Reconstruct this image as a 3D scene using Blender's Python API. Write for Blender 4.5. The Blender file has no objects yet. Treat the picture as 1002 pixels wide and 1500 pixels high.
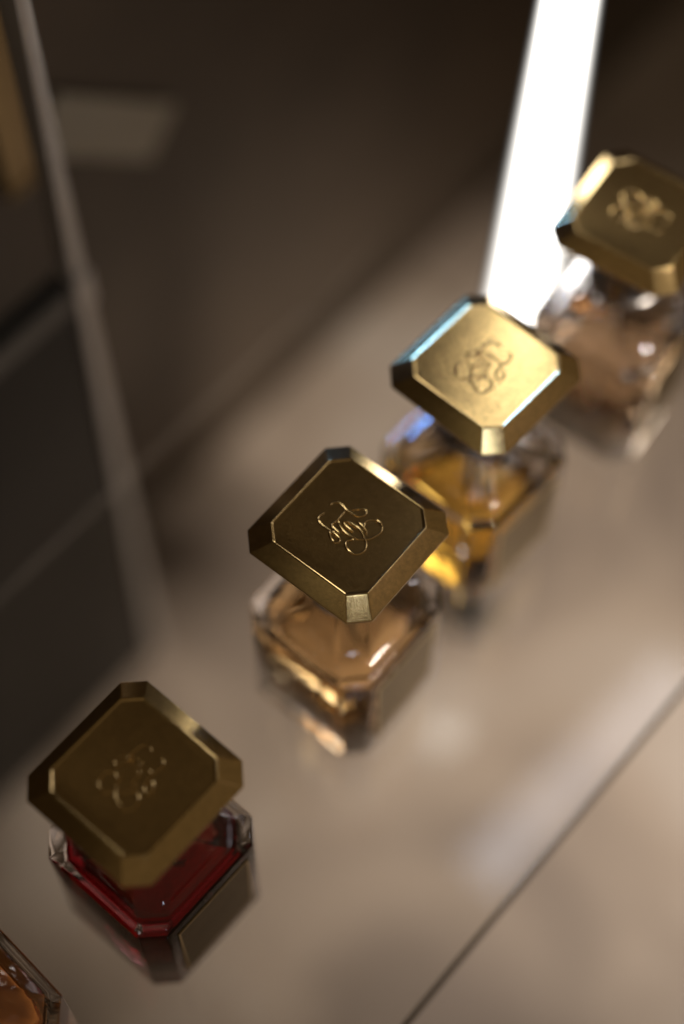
import bpy, bmesh, math, random
from mathutils import Vector, Matrix
random.seed(7)
S = bpy.context.scene
COL = S.collection
MM = 0.001
PI = math.pi

# ------------------------------------------------------------------ helpers
def tag(o, label=None, cat=None, group=None, kind=None):
    if label: o['label'] = label
    if cat: o['category'] = cat
    if group: o['group'] = group
    if kind: o['kind'] = kind
    return o

def empty(name, loc, rz=0.0):
    o = bpy.data.objects.new(name, None)
    COL.objects.link(o)
    o.location = loc
    o.rotation_euler = (0, 0, rz)
    o.empty_display_size = 0.01
    return o

def link_mesh(name, bm, mat, parent=None, sharp=32, recalc=True):
    if recalc: bmesh.ops.recalc_face_normals(bm, faces=bm.faces)
    me = bpy.data.meshes.new(name)
    bm.to_mesh(me)
    bm.free()
    for p in me.polygons: p.use_smooth = True
    me.set_sharp_from_angle(angle=math.radians(sharp))
    for m_ in (mat if isinstance(mat, (tuple, list)) else (mat,)): me.materials.append(m_)
    o = bpy.data.objects.new(name, me)
    COL.objects.link(o)
    if parent: o.parent = parent
    return o

def box_bm(x0, x1, y0, y1, z0, z1, bevel=0.0, seg=2):
    bm = bmesh.new()
    v = [bm.verts.new((x, y, z)) for z in (z0, z1) for y in (y0, y1) for x in (x0, x1)]
    for f in ((0,1,3,2),(4,6,7,5),(0,4,5,1),(2,3,7,6),(0,2,6,4),(1,5,7,3)):
        bm.faces.new([v[i] for i in f])
    bmesh.ops.recalc_face_normals(bm, faces=bm.faces)
    if bevel > 0:
        bmesh.ops.bevel(bm, geom=bm.edges[:], offset=bevel, segments=seg, profile=0.6, affect='EDGES')
    return bm

NARC = 4
def oct_ring(a, c, r, z):
    """octagon of half width a, corner cut c, every corner rounded by r; fixed vertex count"""
    k = a - c
    pts = [(a,-k),(a,k),(k,a),(-k,a),(-a,k),(-a,-k),(-k,-a),(k,-a)]
    out = []
    n = len(pts)
    for i in range(n):
        p = Vector(pts[i]); q0 = (Vector(pts[i-1]) - p); q1 = (Vector(pts[(i+1) % n]) - p)
        d = min(r * math.tan(PI/8), 0.45*q0.length, 0.45*q1.length)
        s = p + q0.normalized()*d; e = p + q1.normalized()*d
        for j in range(NARC+1):
            t = j / NARC
            w = s*(1-t)**2 + p*2*t*(1-t) + e*t*t
            out.append((w.x*MM, w.y*MM, z*MM))
    return out

def blend_ring(a, c, r, rad, t, z):
    """between the octagon (t=0) and a circle (t=1)"""
    o = oct_ring(a, c, r, z)
    out = []
    for (x, y, zz) in o:
        an = math.atan2(y, x)
        cx, cy = rad*MM*math.cos(an), rad*MM*math.sin(an)
        out.append((x*(1-t)+cx*t, y*(1-t)+cy*t, zz))
    return out

def loft(bm, rings, cap0=True, cap1=True, close=False):
    vr = [[bm.verts.new(p) for p in r] for r in rings]
    n = len(vr[0])
    m = len(vr)
    for i in range(m if close else m-1):
        A = vr[i]; B = vr[(i+1) % m]
        for j in range(n):
            bm.faces.new((A[j], A[(j+1) % n], B[(j+1) % n], B[j]))
    if not close:
        if cap0: bm.faces.new(list(reversed(vr[0])))
        if cap1: bm.faces.new(vr[-1])
    return vr

def tube_bm(bm, pts, rad, nseg=8, sub=6):
    """round wire through pts (Catmull-Rom), ends closed"""
    P = [Vector(p) for p in pts]
    path = []
    for i in range(len(P)-1):
        p0 = P[max(i-1, 0)]; p1 = P[i]; p2 = P[i+1]; p3 = P[min(i+2, len(P)-1)]
        for j in range(sub):
            t = j/sub
            path.append(0.5*((2*p1)+(p2-p0)*t+(2*p0-5*p1+4*p2-p3)*t*t+(3*p1-p0-3*p2+p3)*t**3))
    path.append(P[-1])
    rings = []
    m = len(path)
    for i, p in enumerate(path):
        d = (path[min(i+1, m-1)] - path[max(i-1, 0)]).normalized()
        s = Vector((-d.y, d.x, 0)).normalized()
        u = Vector((0, 0, 1))
        e = min(i, m-1-i)
        k = rad*(0.35 + 0.65*min(1, e/3))
        rings.append([tuple(p + s*math.cos(a)*k + u*math.sin(a)*k*0.75) for a in (2*PI*q/nseg for q in range(nseg))])
    loft(bm, rings)

# ------------------------------------------------------------------ materials
def new_mat(name):
    m = bpy.data.materials.new(name)
    m.use_nodes = True
    nt = m.node_tree
    b = nt.nodes['Principled BSDF']
    return m, nt, b

def N(nt, kind, **kw):
    n = nt.nodes.new(kind)
    for k, v in kw.items(): setattr(n, k, v)
    return n

def noise(nt, scale, detail=3, rough=0.55):
    tc = N(nt, 'ShaderNodeTexCoord')
    n = N(nt, 'ShaderNodeTexNoise')
    n.inputs['Scale'].default_value = scale
    n.inputs['Detail'].default_value = detail
    n.inputs['Roughness'].default_value = rough
    nt.links.new(tc.outputs['Object'], n.inputs['Vector'])
    return n

def ramp(nt, src, stops):
    r = N(nt, 'ShaderNodeValToRGB')
    while len(r.color_ramp.elements) < len(stops): r.color_ramp.elements.new(0.5)
    for e, (p, c) in zip(r.color_ramp.elements, stops):
        e.position = p
        e.color = (*c, 1) if len(c) == 3 else c
    nt.links.new(src, r.inputs['Fac'])
    return r

def g(v): return (v, v, v)

def mat_gold(name, base, rough, lo, hi, bump=0.0004):
    m, nt, b = new_mat(name)
    b.inputs['Metallic'].default_value = 1
    n1 = noise(nt, 420, 5, 0.7)
    r1 = ramp(nt, n1.outputs['Fac'], [(0.35, tuple(c*lo for c in base)), (0.65, tuple(min(1, c*hi) for c in base))])
    nt.links.new(r1.outputs['Color'], b.inputs['Base Color'])
    n2 = noise(nt, 900, 4, 0.7)
    r2 = ramp(nt, n2.outputs['Fac'], [(0.3, g(rough*0.8)), (0.7, g(rough*1.25))])
    nt.links.new(r2.outputs['Color'], b.inputs['Roughness'])
    n3 = noise(nt, 2600, 3, 0.6)
    bp = N(nt, 'ShaderNodeBump')
    bp.inputs['Strength'].default_value = 0.05
    bp.inputs['Distance'].default_value = bump
    nt.links.new(n3.outputs['Fac'], bp.inputs['Height'])
    nt.links.new(bp.outputs['Normal'], b.inputs['Normal'])
    return m

M_cap = mat_gold('brushed_gold', (0.78, 0.56, 0.25), 0.165, 0.88, 1.08)
M_collar = mat_gold('collar_gold', (0.36, 0.34, 0.33), 0.22, 0.92, 1.05)
M_label = mat_gold('label_gold', (0.19, 0.125, 0.035), 0.36, 0.9, 1.05)

def mat_glass(name, col=(1, 1, 1), ior=1.5, rough=0.0):
    m = bpy.data.materials.new(name)
    m.use_nodes = True
    nt = m.node_tree
    nt.nodes.clear()
    out = N(nt, 'ShaderNodeOutputMaterial')
    gl = N(nt, 'ShaderNodeBsdfGlass')
    gl.inputs['Color'].default_value = (*col, 1)
    gl.inputs['IOR'].default_value = ior
    gl.inputs['Roughness'].default_value = rough
    # faint mould waviness of pressed glass
    n = noise(nt, 55, 2, 0.5)
    bp = N(nt, 'ShaderNodeBump')
    bp.inputs['Strength'].default_value = 0.06
    bp.inputs['Distance'].default_value = 0.004
    nt.links.new(n.outputs['Fac'], bp.inputs['Height'])
    nt.links.new(bp.outputs['Normal'], gl.inputs['Normal'])
    nt.links.new(gl.outputs['BSDF'], out.inputs['Surface'])
    return m

def mat_liquid(name, col, density):
    m = bpy.data.materials.new(name)
    m.use_nodes = True
    nt = m.node_tree
    nt.nodes.clear()
    out = N(nt, 'ShaderNodeOutputMaterial')
    gl = N(nt, 'ShaderNodeBsdfGlass')
    # wetted wall: liquid against glass (1.36/1.5); free surface: liquid against air (1.36)
    at = N(nt, 'ShaderNodeAttribute'); at.attribute_name = 'free_surface'
    io = N(nt, 'ShaderNodeMapRange')
    io.inputs['To Min'].default_value = 1.36/1.5
    io.inputs['To Max'].default_value = 1.36
    nt.links.new(at.outputs['Fac'], io.inputs['Value'])
    nt.links.new(io.outputs['Result'], gl.inputs['IOR'])
    gl.inputs['Color'].default_value = (1, 1, 1, 1)
    va = N(nt, 'ShaderNodeVolumeAbsorption')
    va.inputs['Color'].default_value = (*col, 1)
    va.inputs['Density'].default_value = density
    nt.links.new(gl.outputs['BSDF'], out.inputs['Surface'])
    nt.links.new(va.outputs['Volume'], out.inputs['Volume'])
    return m

M_glass = mat_glass('bottle_glass', (0.985, 0.98, 0.99))
M_liq = {
    'amber':  mat_liquid('amber_perfume',  (0.97, 0.66, 0.17), 50),
    'ruby':   mat_liquid('ruby_perfume',   (0.76, 0.07, 0.20), 120),
    'honey':  mat_liquid('honey_perfume',  (0.99, 0.75, 0.28), 28),
    'orange': mat_liquid('orange_perfume', (1.00, 0.78, 0.00), 58),
    'peach':  mat_liquid('peach_perfume',  (1.0, 0.77, 0.44), 21),
}

def mat_plain(name, col, rough, var=0.08, scale=30, metallic=0, spec=0.5, bump=0.0):
    m, nt, b = new_mat(name)
    n = noise(nt, scale, 4)
    r = ramp(nt, n.outputs['Fac'], [(0.3, tuple(c*(1-var) for c in col)), (0.7, tuple(min(1, c*(1+var)) for c in col))])
    nt.links.new(r.outputs['Color'], b.inputs['Base Color'])
    b.inputs['Roughness'].default_value = rough
    b.inputs['Metallic'].default_value = metallic
    b.inputs['Specular IOR Level'].default_value = spec
    if bump:
        bp = N(nt, 'ShaderNodeBump')
        bp.inputs['Strength'].default_value = 0.3
        bp.inputs['Distance'].default_value = bump
        nt.links.new(n.outputs['Fac'], bp.inputs['Height'])
        nt.links.new(bp.outputs['Normal'], b.inputs['Normal'])
    return m

M_counter, _nt, _b = new_mat('beige_stone_counter')
_n = noise(_nt, 4.5, 3, 0.5)
_n.inputs['Distortion'].default_value = 0.6
_r = ramp(_nt, _n.outputs['Fac'], [(0.36, (0.26, 0.205, 0.168)), (0.50, (0.46, 0.37, 0.30)), (0.64, (0.58, 0.50, 0.435))])
_nt.links.new(_r.outputs['Color'], _b.inputs['Base Color'])
_b.inputs['Roughness'].default_value = 0.5
M_wall = mat_plain('dark_brown_panel', (0.092, 0.069, 0.050), 0.5, 0.35, 5)
M_steel = mat_plain('pale_metal', (0.52, 0.49, 0.47), 0.38, 0.05, 60, metallic=0.35)
M_dark = mat_plain('dark_metal', (0.05, 0.048, 0.045), 0.4, 0.1, 60)
M_brass = mat_plain('brass', (0.27, 0.20, 0.10), 0.40, 0.06, 60, metallic=1)
M_reflection = mat_plain('pale_reflection', (0.50, 0.47, 0.40), 0.6, 0.05, 200)  # pale tone stands in for light reflected on the wall
M_ink = mat_plain('dark_ink', (0.06, 0.04, 0.02), 0.45, 0.05, 100)
M_board = mat_plain('black_board', (0.020, 0.017, 0.014), 0.6, 0.2, 8)
M_foil = mat_plain('gold_foil', (0.85, 0.66, 0.36), 0.35, 0.04, 300, metallic=0.8)
M_dip = mat_plain('dip_plastic', (0.62, 0.58, 0.52), 0.35, 0.03, 50)
M_base = mat_plain('lamp_base_metal', (0.35, 0.33, 0.30), 0.3, 0.05, 60, metallic=1)

# clear sheet glass of the shelf: straight-through transmission plus its own Fresnel reflection
def mat_sheet(name, tint, rough, boost):
    m = bpy.data.materials.new(name)
    m.use_nodes = True
    nt = m.node_tree
    nt.nodes.clear()
    out = N(nt, 'ShaderNodeOutputMaterial')
    tr = N(nt, 'ShaderNodeBsdfTransparent')
    tr.inputs['Color'].default_value = (*tint, 1)
    gl = N(nt, 'ShaderNodeBsdfGlossy')
    gl.inputs['Roughness'].default_value = rough
    gl.inputs['Color'].default_value = (1, 1, 1, 1)
    ge = N(nt, 'ShaderNodeNewGeometry')
    dt = N(nt, 'ShaderNodeVectorMath', operation='DOT_PRODUCT')
    nt.links.new(ge.outputs['Normal'], dt.inputs[0])
    nt.links.new(ge.outputs['Incoming'], dt.inputs[1])
    ab = N(nt, 'ShaderNodeMath', operation='ABSOLUTE')
    nt.links.new(dt.outputs['Value'], ab.inputs[0])
    om = N(nt, 'ShaderNodeMath', operation='SUBTRACT')
    om.inputs[0].default_value = 1.0
    nt.links.new(ab.outputs[0], om.inputs[1])
    pw = N(nt, 'ShaderNodeMath', operation='POWER')
    nt.links.new(om.outputs[0], pw.inputs[0])
    pw.inputs[1].default_value = 5.0
    fr = N(nt, 'ShaderNodeMapRange')
    f0 = ((boost-1)/(boost+1))**2
    fr.inputs['To Min'].default_value = f0
    fr.inputs['To Max'].default_value = 0.35
    nt.links.new(pw.outputs[0], fr.inputs['Value'])
    mx = N(nt, 'ShaderNodeMixShader')
    nt.links.new(fr.outputs['Result'], mx.inputs['Fac'])
    nt.links.new(tr.outputs['BSDF'], mx.inputs[1])
    nt.links.new(gl.outputs['BSDF'], mx.inputs[2])
    nt.links.new(mx.outputs['Shader'], out.inputs['Surface'])
    return m
M_sheet = mat_sheet('sheet_glass', (0.985, 0.985, 0.98), 0.06, 1.5)
M_edge = mat_sheet('glass_edge', (0.42, 0.40, 0.37), 0.15, 1.5)
def mat_emit(name, col, strength):
    m = bpy.data.materials.new(name)
    m.use_nodes = True
    nt = m.node_tree
    nt.nodes.clear()
    out = N(nt, 'ShaderNodeOutputMaterial')
    e = N(nt, 'ShaderNodeEmission')
    e.inputs['Color'].default_value = (*col, 1)
    e.inputs['Strength'].default_value = strength
    nt.links.new(e.outputs['Emission'], out.inputs['Surface'])
    return m
M_tube = mat_emit('lit_diffuser', (1.0, 0.965, 0.90), 2.6)
# the lamp glows most along its middle and falls off to the sides of the frosted cover
_nt = M_tube.node_tree
_tc = N(_nt, 'ShaderNodeTexCoord'); _sx = N(_nt, 'ShaderNodeSeparateXYZ')
_nt.links.new(_tc.outputs['Object'], _sx.inputs[0])
_ab = N(_nt, 'ShaderNodeMath', operation='ABSOLUTE'); _nt.links.new(_sx.outputs['X'], _ab.inputs[0])
_mr = N(_nt, 'ShaderNodeMapRange', interpolation_type='SMOOTHSTEP')
_mr.inputs['From Min'].default_value = 0.40; _mr.inputs['From Max'].default_value = 1.0
_mr.inputs['To Min'].default_value = 5.8; _mr.inputs['To Max'].default_value = 0.06
# the cover narrows upwards: half width 19.8 mm at the foot, 1.2 per mille less per millimetre
_hw = N(_nt, 'ShaderNodeMath', operation='MULTIPLY_ADD'); _nt.links.new(_sx.outputs['Z'], _hw.inputs[0])
_hw.inputs[1].default_value = -0.0198*1.2; _hw.inputs[2].default_value = 0.0198
_dv = N(_nt, 'ShaderNodeMath', operation='DIVIDE')
_nt.links.new(_ab.outputs[0], _dv.inputs[0]); _nt.links.new(_hw.outputs[0], _dv.inputs[1])
_nt.links.new(_dv.outputs[0], _mr.inputs['Value'])
_nt.links.new(_mr.outputs['Result'], _nt.nodes['Emission'].inputs['Strength'])

# ------------------------------------------------------------------ perfume bottles
SH, SC = 31.4, 7.9          # body half width and corner cut, mm
CAP_A, CAP_C, CAP_Z = 30.0, 6.8, 131.3
TOP_B, TOP_C, TOP_Z = 23.2, 5.7, 136.95

def glass_mesh(level):
    bm = bmesh.new()
    R = []
    R.append(oct_ring(27.5, 7.0, 2, 0.0))
    R.append(oct_ring(29.8, 7.4, 2, 0.0))
    R.append(oct_ring(30.9, 7.8, 2, 0.5))
    R.append(oct_ring(SH, SC, 2, 1.8))
    R.append(oct_ring(SH, SC, 2, 68.8))
    R.append(oct_ring(31.1, 7.9, 2, 70.6))
    R.append(oct_ring(30.1, 7.7, 2, 71.8))
    R.append(oct_ring(28.6, 7.4, 2, 72.3))
    R.append(blend_ring(25.5, 7.4, 4, 25.5, 0.15, 73.6))
    R.append(blend_ring(22.0, 7.0, 6, 22.5, 0.45, 76.4))
    R.append(blend_ring(18.5, 6.5, 6, 18.8, 0.8, 81.0))
    R.append(blend_ring(15.8, 6, 6, 16.0, 1.0, 87.0))
    R.append(blend_ring(14.5, 6, 6, 14.5, 1.0, 94.0))
    R.append(blend_ring(14.5, 6, 6, 14.5, 1.0, 104.0))
    # lip, then down the inside
    R.append(blend_ring(10, 4, 4, 10.0, 1.0, 104.0))
    # the dry inner wall only, down to the liquid; below that the wetted wall is the liquid's own skin
    C = cavity(0.0)
    R += [r for r in C if r[0][2] > level*MM + 1e-7][::-1]
    R.append(level_ring(C, level))
    loft(bm, R, cap1=False)
    return bm

def level_ring(C, level):
    for a, b in zip(C, C[1:]):
        if a[0][2] <= level*MM <= b[0][2]:
            t = (level*MM - a[0][2])/(b[0][2]-a[0][2])
            return [tuple(p[k]*(1-t)+q[k]*t for k in range(3)) for p, q in zip(a, b)]

def cavity(d):
    return [oct_ring(20.0+d, 6.5, 2, 8.5-d), oct_ring(23.6+d, 7.0, 2, 9.0-d), oct_ring(25.8+d, 7.6, 2, 10.6-d),
            oct_ring(26.6+d, 8.0, 2, 13.5), oct_ring(26.7+d, 8.0, 2, 40), oct_ring(26.7+d, 8.0, 2, 61.0),
            oct_ring(26.0+d, 8.0, 2, 65.0+d), blend_ring(23.6+d, 7.6, 4, 23.0+d, 0.15, 68.2+d),
            blend_ring(20.0+d, 8, 8, 20.0+d, 0.5, 71.5+d), blend_ring(15.0+d, 6, 6, 15.0+d, 0.9, 77.0+d),
            blend_ring(11.0+d, 5, 5, 11.0+d, 1, 84.0+d), blend_ring(9.5+d, 4, 4, 9.5+d, 1, 92.0)]

def liquid_mesh(level):
    C = cavity(0.0)
    R = [r for r in C if r[0][2] < level*MM - 1e-7] + [level_ring(C, level)]
    bm = bmesh.new()
    vr = loft(bm, R, cap1=False)
    lay = bm.faces.layers.float.new('free_surface')
    bm.faces.new(vr[-1])[lay] = 1.0
    return bm

def cap_mesh():
    bm = bmesh.new()
    r = 0.9
    R = [oct_ring(20.0, 4.8, r, 125.2), oct_ring(26.0, 5.9, r, 125.2), oct_ring(28.9, 6.55, r, 128.6),
         oct_ring(29.7, 6.72, r, 129.9), oct_ring(CAP_A, CAP_C, r, 130.6), oct_ring(CAP_A, CAP_C, r, CAP_Z-0.2),
         oct_ring(29.6, 6.72, r, CAP_Z+0.25)]
    # bevel, a fine raised rim, then the slightly sunk flat top
    R += [oct_ring(TOP_B+0.55, TOP_C+0.1, r, TOP_Z-0.38), oct_ring(TOP_B+0.28, TOP_C+0.05, r, TOP_Z-0.08),
          oct_ring(TOP_B, TOP_C, r, TOP_Z), oct_ring(TOP_B-0.30, TOP_C-0.05, r, TOP_Z-0.06),
          oct_ring(TOP_B-0.62, TOP_C-0.1, r, TOP_Z-0.34), oct_ring(TOP_B-0.9, TOP_C-0.15, r, TOP_Z-0.36)]
    loft(bm, R)
    return bm

EMB = [[(2.06,10.71),(3.58,10.66),(4.98,9.65),(5.23,7.71),(4.78,5.85),(4.56,4.61),(4.66,2.98),(4.97,1.1),(5.69,-0.88),(7.48,-2.0),(8.85,-1.58),(8.9,-0.44),(8.33,0.81),(7.28,2.1),(6.04,3.02)],
 [(-1.16,10.46),(-2.99,10.9),(-4.64,10.83),(-5.64,9.67),(-6.16,7.03),(-6.16,4.04),(-6.08,1.56),(-6.41,-0.41),(-7.3,-1.68),(-8.54,-0.86),(-8.74,0.68),(-7.8,2.5),(-6.56,3.64),(-5.83,3.04),(-5.54,1.78)],
 [(4.2,4.75),(2.18,4.83),(-0.13,4.67),(-1.99,4.87),(-3.6,5.06),(-4.33,4.17),(-4.64,1.87),(-5.29,-0.01)],
 [(-0.86,4.08),(-2.12,2.64),(-3.04,0.19),(-3.25,-2.52),(-2.67,-5.02),(-1.68,-7.18),(0.51,-9.65),(2.55,-10.56),(5.22,-11.18),(7.34,-10.22),(8.3,-8.12),(8.0,-6.25),(6.8,-4.65),(5.47,-4.02),(4.02,-4.33),(3.4,-5.24)],
 [(0.14,2.54),(0.99,1.31),(1.3,-0.99),(1.38,-3.47),(0.75,-5.67),(-0.43,-7.78),(-1.68,-9.79),(-3.51,-11.08),(-5.6,-11.14),(-7.63,-9.82),(-8.35,-7.46),(-7.84,-5.15),(-6.35,-3.74),(-4.94,-3.88),(-3.36,-5.35)],
 [(-0.11,2.55),(-0.81,0.72),(-0.97,-0.69),(-1.13,-3.36)],
 [(3.23,-1.57),(3.1,-3.79),(2.46,-5.99),(1.31,-7.96)]]

def emblem_mesh():
    bm = bmesh.new()
    for k, st in enumerate(EMB):
        tube_bm(bm, [(x*MM, y*MM, (TOP_Z-0.36+0.03*(k % 3))*MM) for x, y in st], 0.52*MM)
    return bm

def collar_mesh():
    bm = bmesh.new()
    prof = [(15.0, 92.0), (16.8, 92.0), (17.4, 92.8), (17.4, 96.0), (16.2, 96.8), (16.2, 124.4), (15.8, 125.1), (14.9, 125.1)]
    n = 48
    R = [[(r*MM*math.cos(2*PI*i/n), r*MM*math.sin(2*PI*i/n), z*MM) for i in range(n)] for r, z in prof]
    loft(bm, R, close=True)
    return bm

def dip_mesh():
    bm = bmesh.new()
    n = 14
    rings = []
    for k in range(13):
        t = k/12
        z = 103 - 91*t
        x = 6.0*t*t
        rings.append([((x+1.5*math.cos(2*PI*i/n))*MM, (1.5*math.sin(2*PI*i/n) - x*0.4)*MM, z*MM) for i in range(n)])
    loft(bm, rings)
    return bm

def label_mesh():
    bm = box_bm(-19.5*MM, 19.5*MM, (-SH-0.50)*MM, (-SH-0.12)*MM, 10*MM, 62*MM, 0.15*MM, 1)
    return bm

def frame_mesh():
    bm = bmesh.new()
    def rect(w, z0, z1, y):
        return [(-w*MM, y*MM, z0*MM), (w*MM, y*MM, z0*MM), (w*MM, y*MM, z1*MM), (-w*MM, y*MM, z1*MM)]
    y0, y1 = -SH-0.495, -SH-0.58
    loft(bm, [rect(19.2, 10.3, 61.7, y0), rect(19.2, 10.3, 61.7, y1), rect(18.3, 11.2, 60.8, y1), rect(18.3, 11.2, 60.8, y0)], close=True)
    return bm

def backing_mesh():
    return box_bm(-19.3*MM, 19.3*MM, (-SH-0.115)*MM, (-SH-0.02)*MM, 10.2*MM, 61.8*MM)

def inscription_mesh():
    """rows of worn, unreadable small strokes"""
    bm = bmesh.new()
    rnd = random.Random(3)
    for z, w, h in ((38.5, 11.0, 3.0), (32.5, 8.0, 2.0)):
        x = -w
        while x < w:
            hh = h*rnd.uniform(0.6, 1.0)
            dx = rnd.uniform(0.3, 1.0)
            y = -SH-0.505
            v = [bm.verts.new((a*MM, b*MM, c*MM)) for a, b, c in
                 ((x, y, z), (x+0.35, y, z), (x+0.35+dx*0.4, y, z+hh), (x+dx*0.4, y, z+hh))]
            v2 = [bm.verts.new((p.co.x, p.co.y-0.04*MM, p.co.z)) for p in v]
            bm.faces.new(v2)
            for i in range(4): bm.faces.new((v[i], v[(i+1) % 4], v2[(i+1) % 4], v2[i]))
            x += dx + rnd.uniform(0.5, 1.0)
    return bm

ME = {}
def part(key, name, fn, mat, parent):
    if key not in ME:
        o = link_mesh(name, fn(), mat, parent, recalc=name not in ('glass_body', 'liquid'))
        ME[key] = o
        return o
    o = ME[key].copy()
    COL.objects.link(o)
    o.parent = parent
    return o

def bottle(x, y, deg, liquid, level, label, emb=0, cap=True, twist=0.0, writing=False):
    root = empty('perfume_bottle', (x*MM, y*MM, 0.0003), math.radians(deg))
    tag(root, label, 'perfume bottle', 'perfume bottles in a row on the glass shelf')
    part(('glass', level), 'glass_body', lambda: glass_mesh(level), M_glass, root)
    part(('liq', liquid, level), 'liquid', lambda: liquid_mesh(level), M_liq[liquid], root)
    part('collar', 'collar', collar_mesh, M_collar, root) if cap else part('gold_collar', 'collar', collar_mesh, M_cap, root)
    part(('dip', level), 'dip_tube', dip_mesh, M_dip, root)
    lb = part('label', 'front_label', label_mesh, M_label, root)
    part('frame', 'label_frame', frame_mesh, M_foil, lb)
    part('backing', 'foil_backing', backing_mesh, M_foil, lb)
    if writing:
        part('insc', 'inscription', inscription_mesh, M_ink, lb)
    if cap:
        c = part('cap', 'cap', cap_mesh, M_cap, root)
        c.rotation_euler = (0, 0, math.radians(twist))
        e = part('emblem', 'emblem', emblem_mesh, M_cap, c)
        e.rotation_euler = (0, 0, math.radians(emb))
    else:
        def noz():
            bm = bmesh.new()
            n = 40
            prof = [(17.0, 125.1), (12.0, 126.0), (9.5, 127.5), (9.2, 138.0), (8.2, 139.0), (0.6, 139.2)]
            loft(bm, [[(r*MM*math.cos(2*PI*i/n), r*MM*math.sin(2*PI*i/n), z*MM) for i in range(n)] for r, z in prof])
            return bm
        part('nozzle', 'spray_nozzle', noz, M_collar, root)
    return root

bottle(-138, 145, 46, 'amber', 64, 'uncapped amber perfume bottle cut off in the lower left corner', cap=False)
bottle(-71.04, 211.21, 49.8, 'ruby', 66, 'clear glass bottle of dark ruby red perfume under a gold cap', emb=-90, writing=True)
bottle(2.39, 310.63, 51.75, 'honey', 63, 'bottle of pale honey brown perfume whose gold cap is in sharp focus', emb=0)
bottle(56.12, 383.13, 48.3, 'orange', 42, 'bottle of bright orange perfume whose gold cap gleams brightest', emb=-90)
bottle(123.06, 459.55, 57.0, 'peach', 60, 'bottle of peach perfume farthest back, its blurred gold cap cropped at the right edge', emb=180)

# ------------------------------------------------------------------ the display: directions along and across the row
A50 = math.radians(50)
OX, OY = 29.6, 159.5
def W(s, n, z=0.0):
    return Vector(((OX + s*math.cos(A50) - n*math.sin(A50))*MM, (OY + s*math.sin(A50) + n*math.cos(A50))*MM, z*MM))

# glass shelf
shelf = empty('glass_shelf', W(0, 0, -8), A50)
tag(shelf, 'clear glass shelf carrying the row of perfume bottles', 'shelf')
pane = bmesh.new()     # the back edge is notched round the light column
loft(pane, [[(x, y, z) for x, y in ((-0.42, 0.0016), (0.70, 0.0016), (0.70, 0.262), (0.352, 0.262), (0.352, 0.176),
                                    (0.296, 0.176), (0.296, 0.262), (-0.42, 0.262))] for z in (0.0, 0.008)])
link_mesh('glass_pane', pane, M_sheet, shelf)
link_mesh('polished_edge', box_bm(-0.42, 0.70, -0.0004, 0.0015, 0.0, 0.008, 0.0005, 2), M_edge, shelf)

# counter far below the shelf and the dark wall panel behind
ZC = -400
cb = box_bm(-1.2, 1.8, -1.4, 0.415, -0.03, 0.0)
counter = link_mesh('counter_top', cb, M_counter)
counter.location = W(0, 0, ZC); counter.rotation_euler = (0, 0, A50)
tag(counter, 'beige counter far below the glass shelf, out of focus', None, None, 'structure')
wb = box_bm(-1.4, 2.2, 0.0, 0.03, -0.05, 1.6)
wall = link_mesh('wall_panel', wb, M_wall)
wall.location = W(0, 416, ZC); wall.rotation_euler = (0, 0, A50)
tag(wall, 'dark brown wall panel rising behind the shelf and bottles', 'wall panel')

# upright steel post with its shelf bracket
post = empty('shelf_post', W(118, 345, ZC), A50)
PX = Vector((-131*MM, 504*MM, ZC*MM)); post.location = PX
tag(post, 'slim pale steel upright post at the left with a dark side bracket', 'post')
link_mesh('shaft', box_bm(-0.004, 0.004, -0.006, 0.006, 0, 0.80, 0.001), M_steel, post)
link_mesh('collar', box_bm(-0.006, 0.006, -0.008, 0.008, 0.41, 0.436, 0.002), M_steel, post)

sp = empty('side_panel', PX, A50)
tag(sp, 'very dark upright panel with a top rail, left of the steel post below shelf height', 'panel')
link_mesh('board', box_bm(-0.36, -0.0065, -0.004, 0.004, 0, 0.415, 0.001), M_board, sp)
link_mesh('top_rail', box_bm(-0.36, -0.008, -0.007, 0.007, 0.4155, 0.432, 0.001), M_dark, sp)

br = empty('brass_rail', W(183, 404, 32), A50)
tag(br, 'brass gold upright rail on the wall at the upper left edge', 'rail')
link_mesh('shaft', box_bm(-0.011, 0.011, -0.006, 0.006, 0.004, 0.42, 0.002), M_brass, br)
link_mesh('wall_bracket', box_bm(-0.012, 0.012, -0.007, 0.0118, 0.0, 0.004, 0.0005), M_brass, br)

cd = link_mesh('wall_reflection', box_bm(-0.056, 0.050, -0.0012, 0.0012, -0.0175, 0.0175, 0.0004, 1), M_reflection)  # blurred light reflection on the wall, painted as a thin pale plate
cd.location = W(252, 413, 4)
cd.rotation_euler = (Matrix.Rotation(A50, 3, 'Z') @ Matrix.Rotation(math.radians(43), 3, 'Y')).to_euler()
tag(cd, 'pale grey patch of reflected light, painted as a thin plate aslant on the dark wall beside the steel post', 'light reflection')

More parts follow.
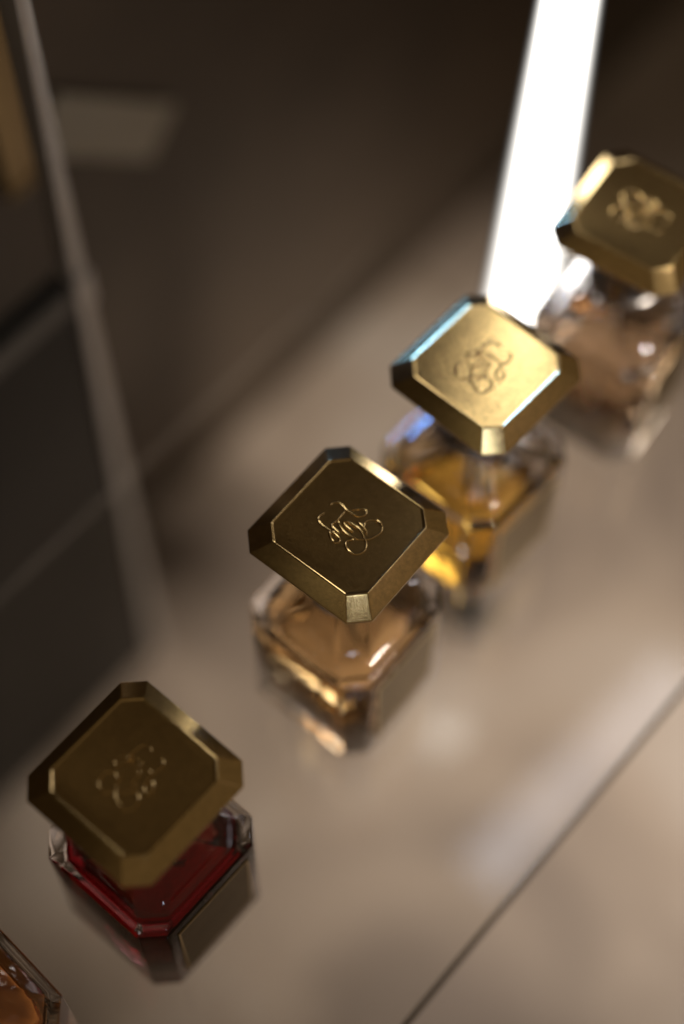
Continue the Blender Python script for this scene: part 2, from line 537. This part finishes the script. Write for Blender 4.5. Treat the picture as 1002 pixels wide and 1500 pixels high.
# lit light column standing on the shelf behind the fourth bottle
lc = empty('light_column', (91*MM, 531*MM, ZC*MM), math.radians(-10))
tag(lc, 'glowing white upright light column rising behind the orange perfume bottle', 'lamp')
def slab(x0, x1, y0, y1, z0, z1, k):
    """upright slab that narrows by k towards its top"""
    bm = bmesh.new()
    r = lambda f, z: [(x0*f, y0, z), (x1*f, y0, z), (x1*f, y1, z), (x0*f, y1, z)]
    loft(bm, [r(1, z0), r(k, z1)])
    bmesh.ops.bevel(bm, geom=bm.edges[:], offset=0.0012, segments=2, profile=0.6, affect='EDGES')
    return bm
link_mesh('lamp_base', box_bm(-0.018, 0.018, -0.014, 0.014, 0.0, 0.006, 0.0012), M_dark, lc)
link_mesh('stand', box_bm(-0.005, 0.005, -0.005, 0.005, 0.0061, 0.3399, 0.0008), M_dark, lc)
HB, KT = 0.0198, 1.2
d_ = link_mesh('diffuser', slab(-HB, HB, -0.008, 0.004, 0, 0.46, 1-KT*0.46), M_tube, lc); d_.location = (0, 0, 0.34)
h_ = link_mesh('housing', slab(-HB*0.95, HB*0.95, 0.0042, 0.010, 0, 0.462, 1-KT*0.462), M_dark, lc); h_.location = (0, 0, 0.34)

# ------------------------------------------------------------------ camera (fitted to the caps)
F = 2555.976
cam = bpy.data.cameras.new('camera')
co = bpy.data.objects.new('camera', cam)
COL.objects.link(co)
th, ro = 0.5040068, 0.012268417
cam.sensor_fit = 'VERTICAL'
cam.sensor_height = 36
cam.sensor_width = 24
cam.lens = F*36/1500
cam.clip_start = 0.01
cam.clip_end = 20
R = Matrix.Rotation(th, 4, 'X') @ Matrix.Rotation(ro, 4, 'Z')
co.matrix_world = Matrix.Translation((0, 0, 0.71046)) @ R
cam.dof.use_dof = True
cam.dof.focus_distance = 0.642
cam.dof.aperture_fstop = (cam.lens*0.001)/0.038
S.camera = co

# ------------------------------------------------------------------ light
def area(name, loc, target, sx, sy, power, col, spread=180):
    l = bpy.data.lights.new(name, 'AREA')
    l.shape = 'RECTANGLE'
    l.size, l.size_y = sx, sy
    l.energy = power
    l.color = col
    l.spread = math.radians(spread)
    o = bpy.data.objects.new(name, l)
    COL.objects.link(o)
    o.location = loc
    d = Vector(target) - Vector(loc)
    o.rotation_euler = d.to_track_quat('-Z', 'Y').to_euler()
    return o

kl = bpy.data.lights.new('key_lamp', 'SPOT')
kl.energy = 76
kl.color = (1.0, 0.89, 0.77)
kl.spot_size = math.radians(33)
kl.spot_blend = 1.0
kl.shadow_soft_size = 0.09
ko = bpy.data.objects.new('key_lamp', kl)
COL.objects.link(ko)
ko.location = (0.68, 0.20, 0.90)
ko.rotation_euler = (Vector((0.11, 0.52, -0.40)) - ko.location).to_track_quat('-Z', 'Y').to_euler()
area('soft_lamp', (0.13, -0.30, 0.80), (0.06, 0.38, 0.13), 0.08, 0.08, 0.026, (0.72, 0.82, 1.0), 60)
area('left_lamp', (-0.85, -0.20, 0.72), (0.0, 0.35, 0.1), 0.30, 0.30, 0.075, (1.0, 0.88, 0.62))
area('right_lamp', (0.88, 0.08, 0.60), (0.0, 0.35, 0.1), 0.36, 0.36, 0.05, (1.0, 0.78, 0.72))
sl = area('strip_lamp', (0.18, 0.455, 0.50), (0.18, 0.455, 0.0), 0.226, 0.040, 0.07, (0.95, 0.93, 1.0))
sl.rotation_euler = (0, 0, math.radians(45.4))
dl = area('disc_lamp', (0.081, 0.485, 0.50), (0.081, 0.485, 0.0), 0.029, 0.026, 0.0065, (1.0, 0.96, 0.88))
dl.data.shape = 'ELLIPSE'
area('small_lamp', (0.194, 0.658, 0.50), (0.194, 0.658, 0.0), 0.026, 0.060, 0.007, (1.0, 0.96, 0.92))
area('blue_lamp', (-0.045, 0.625, 0.145), (0.056, 0.383, 0.12), 0.10, 0.06, 0.05, (0.16, 0.40, 1.0), 24)  # unseen blue lamp added to tint the bevel of the orange bottle's cap

w = bpy.data.worlds.new('World')
S.world = w
w.use_nodes = True
bg = w.node_tree.nodes['Background']
bg.inputs['Color'].default_value = (0.104, 0.076, 0.046, 1)
bg.inputs['Strength'].default_value = 0.9

# ------------------------------------------------------------------ render settings
S.view_settings.view_transform = 'Standard'
S.view_settings.look = 'None'
S.view_settings.exposure = 0
S.view_settings.gamma = 1
S.render.engine = 'CYCLES'
cy = S.cycles
cy.use_denoising = True
cy.max_bounces = 20
cy.transmission_bounces = 16
cy.glossy_bounces = 6
cy.transparent_max_bounces = 16
cy.caustics_refractive = True
cy.caustics_reflective = True
cy.blur_glossy = 0.5
cy.sample_clamp_indirect = 6
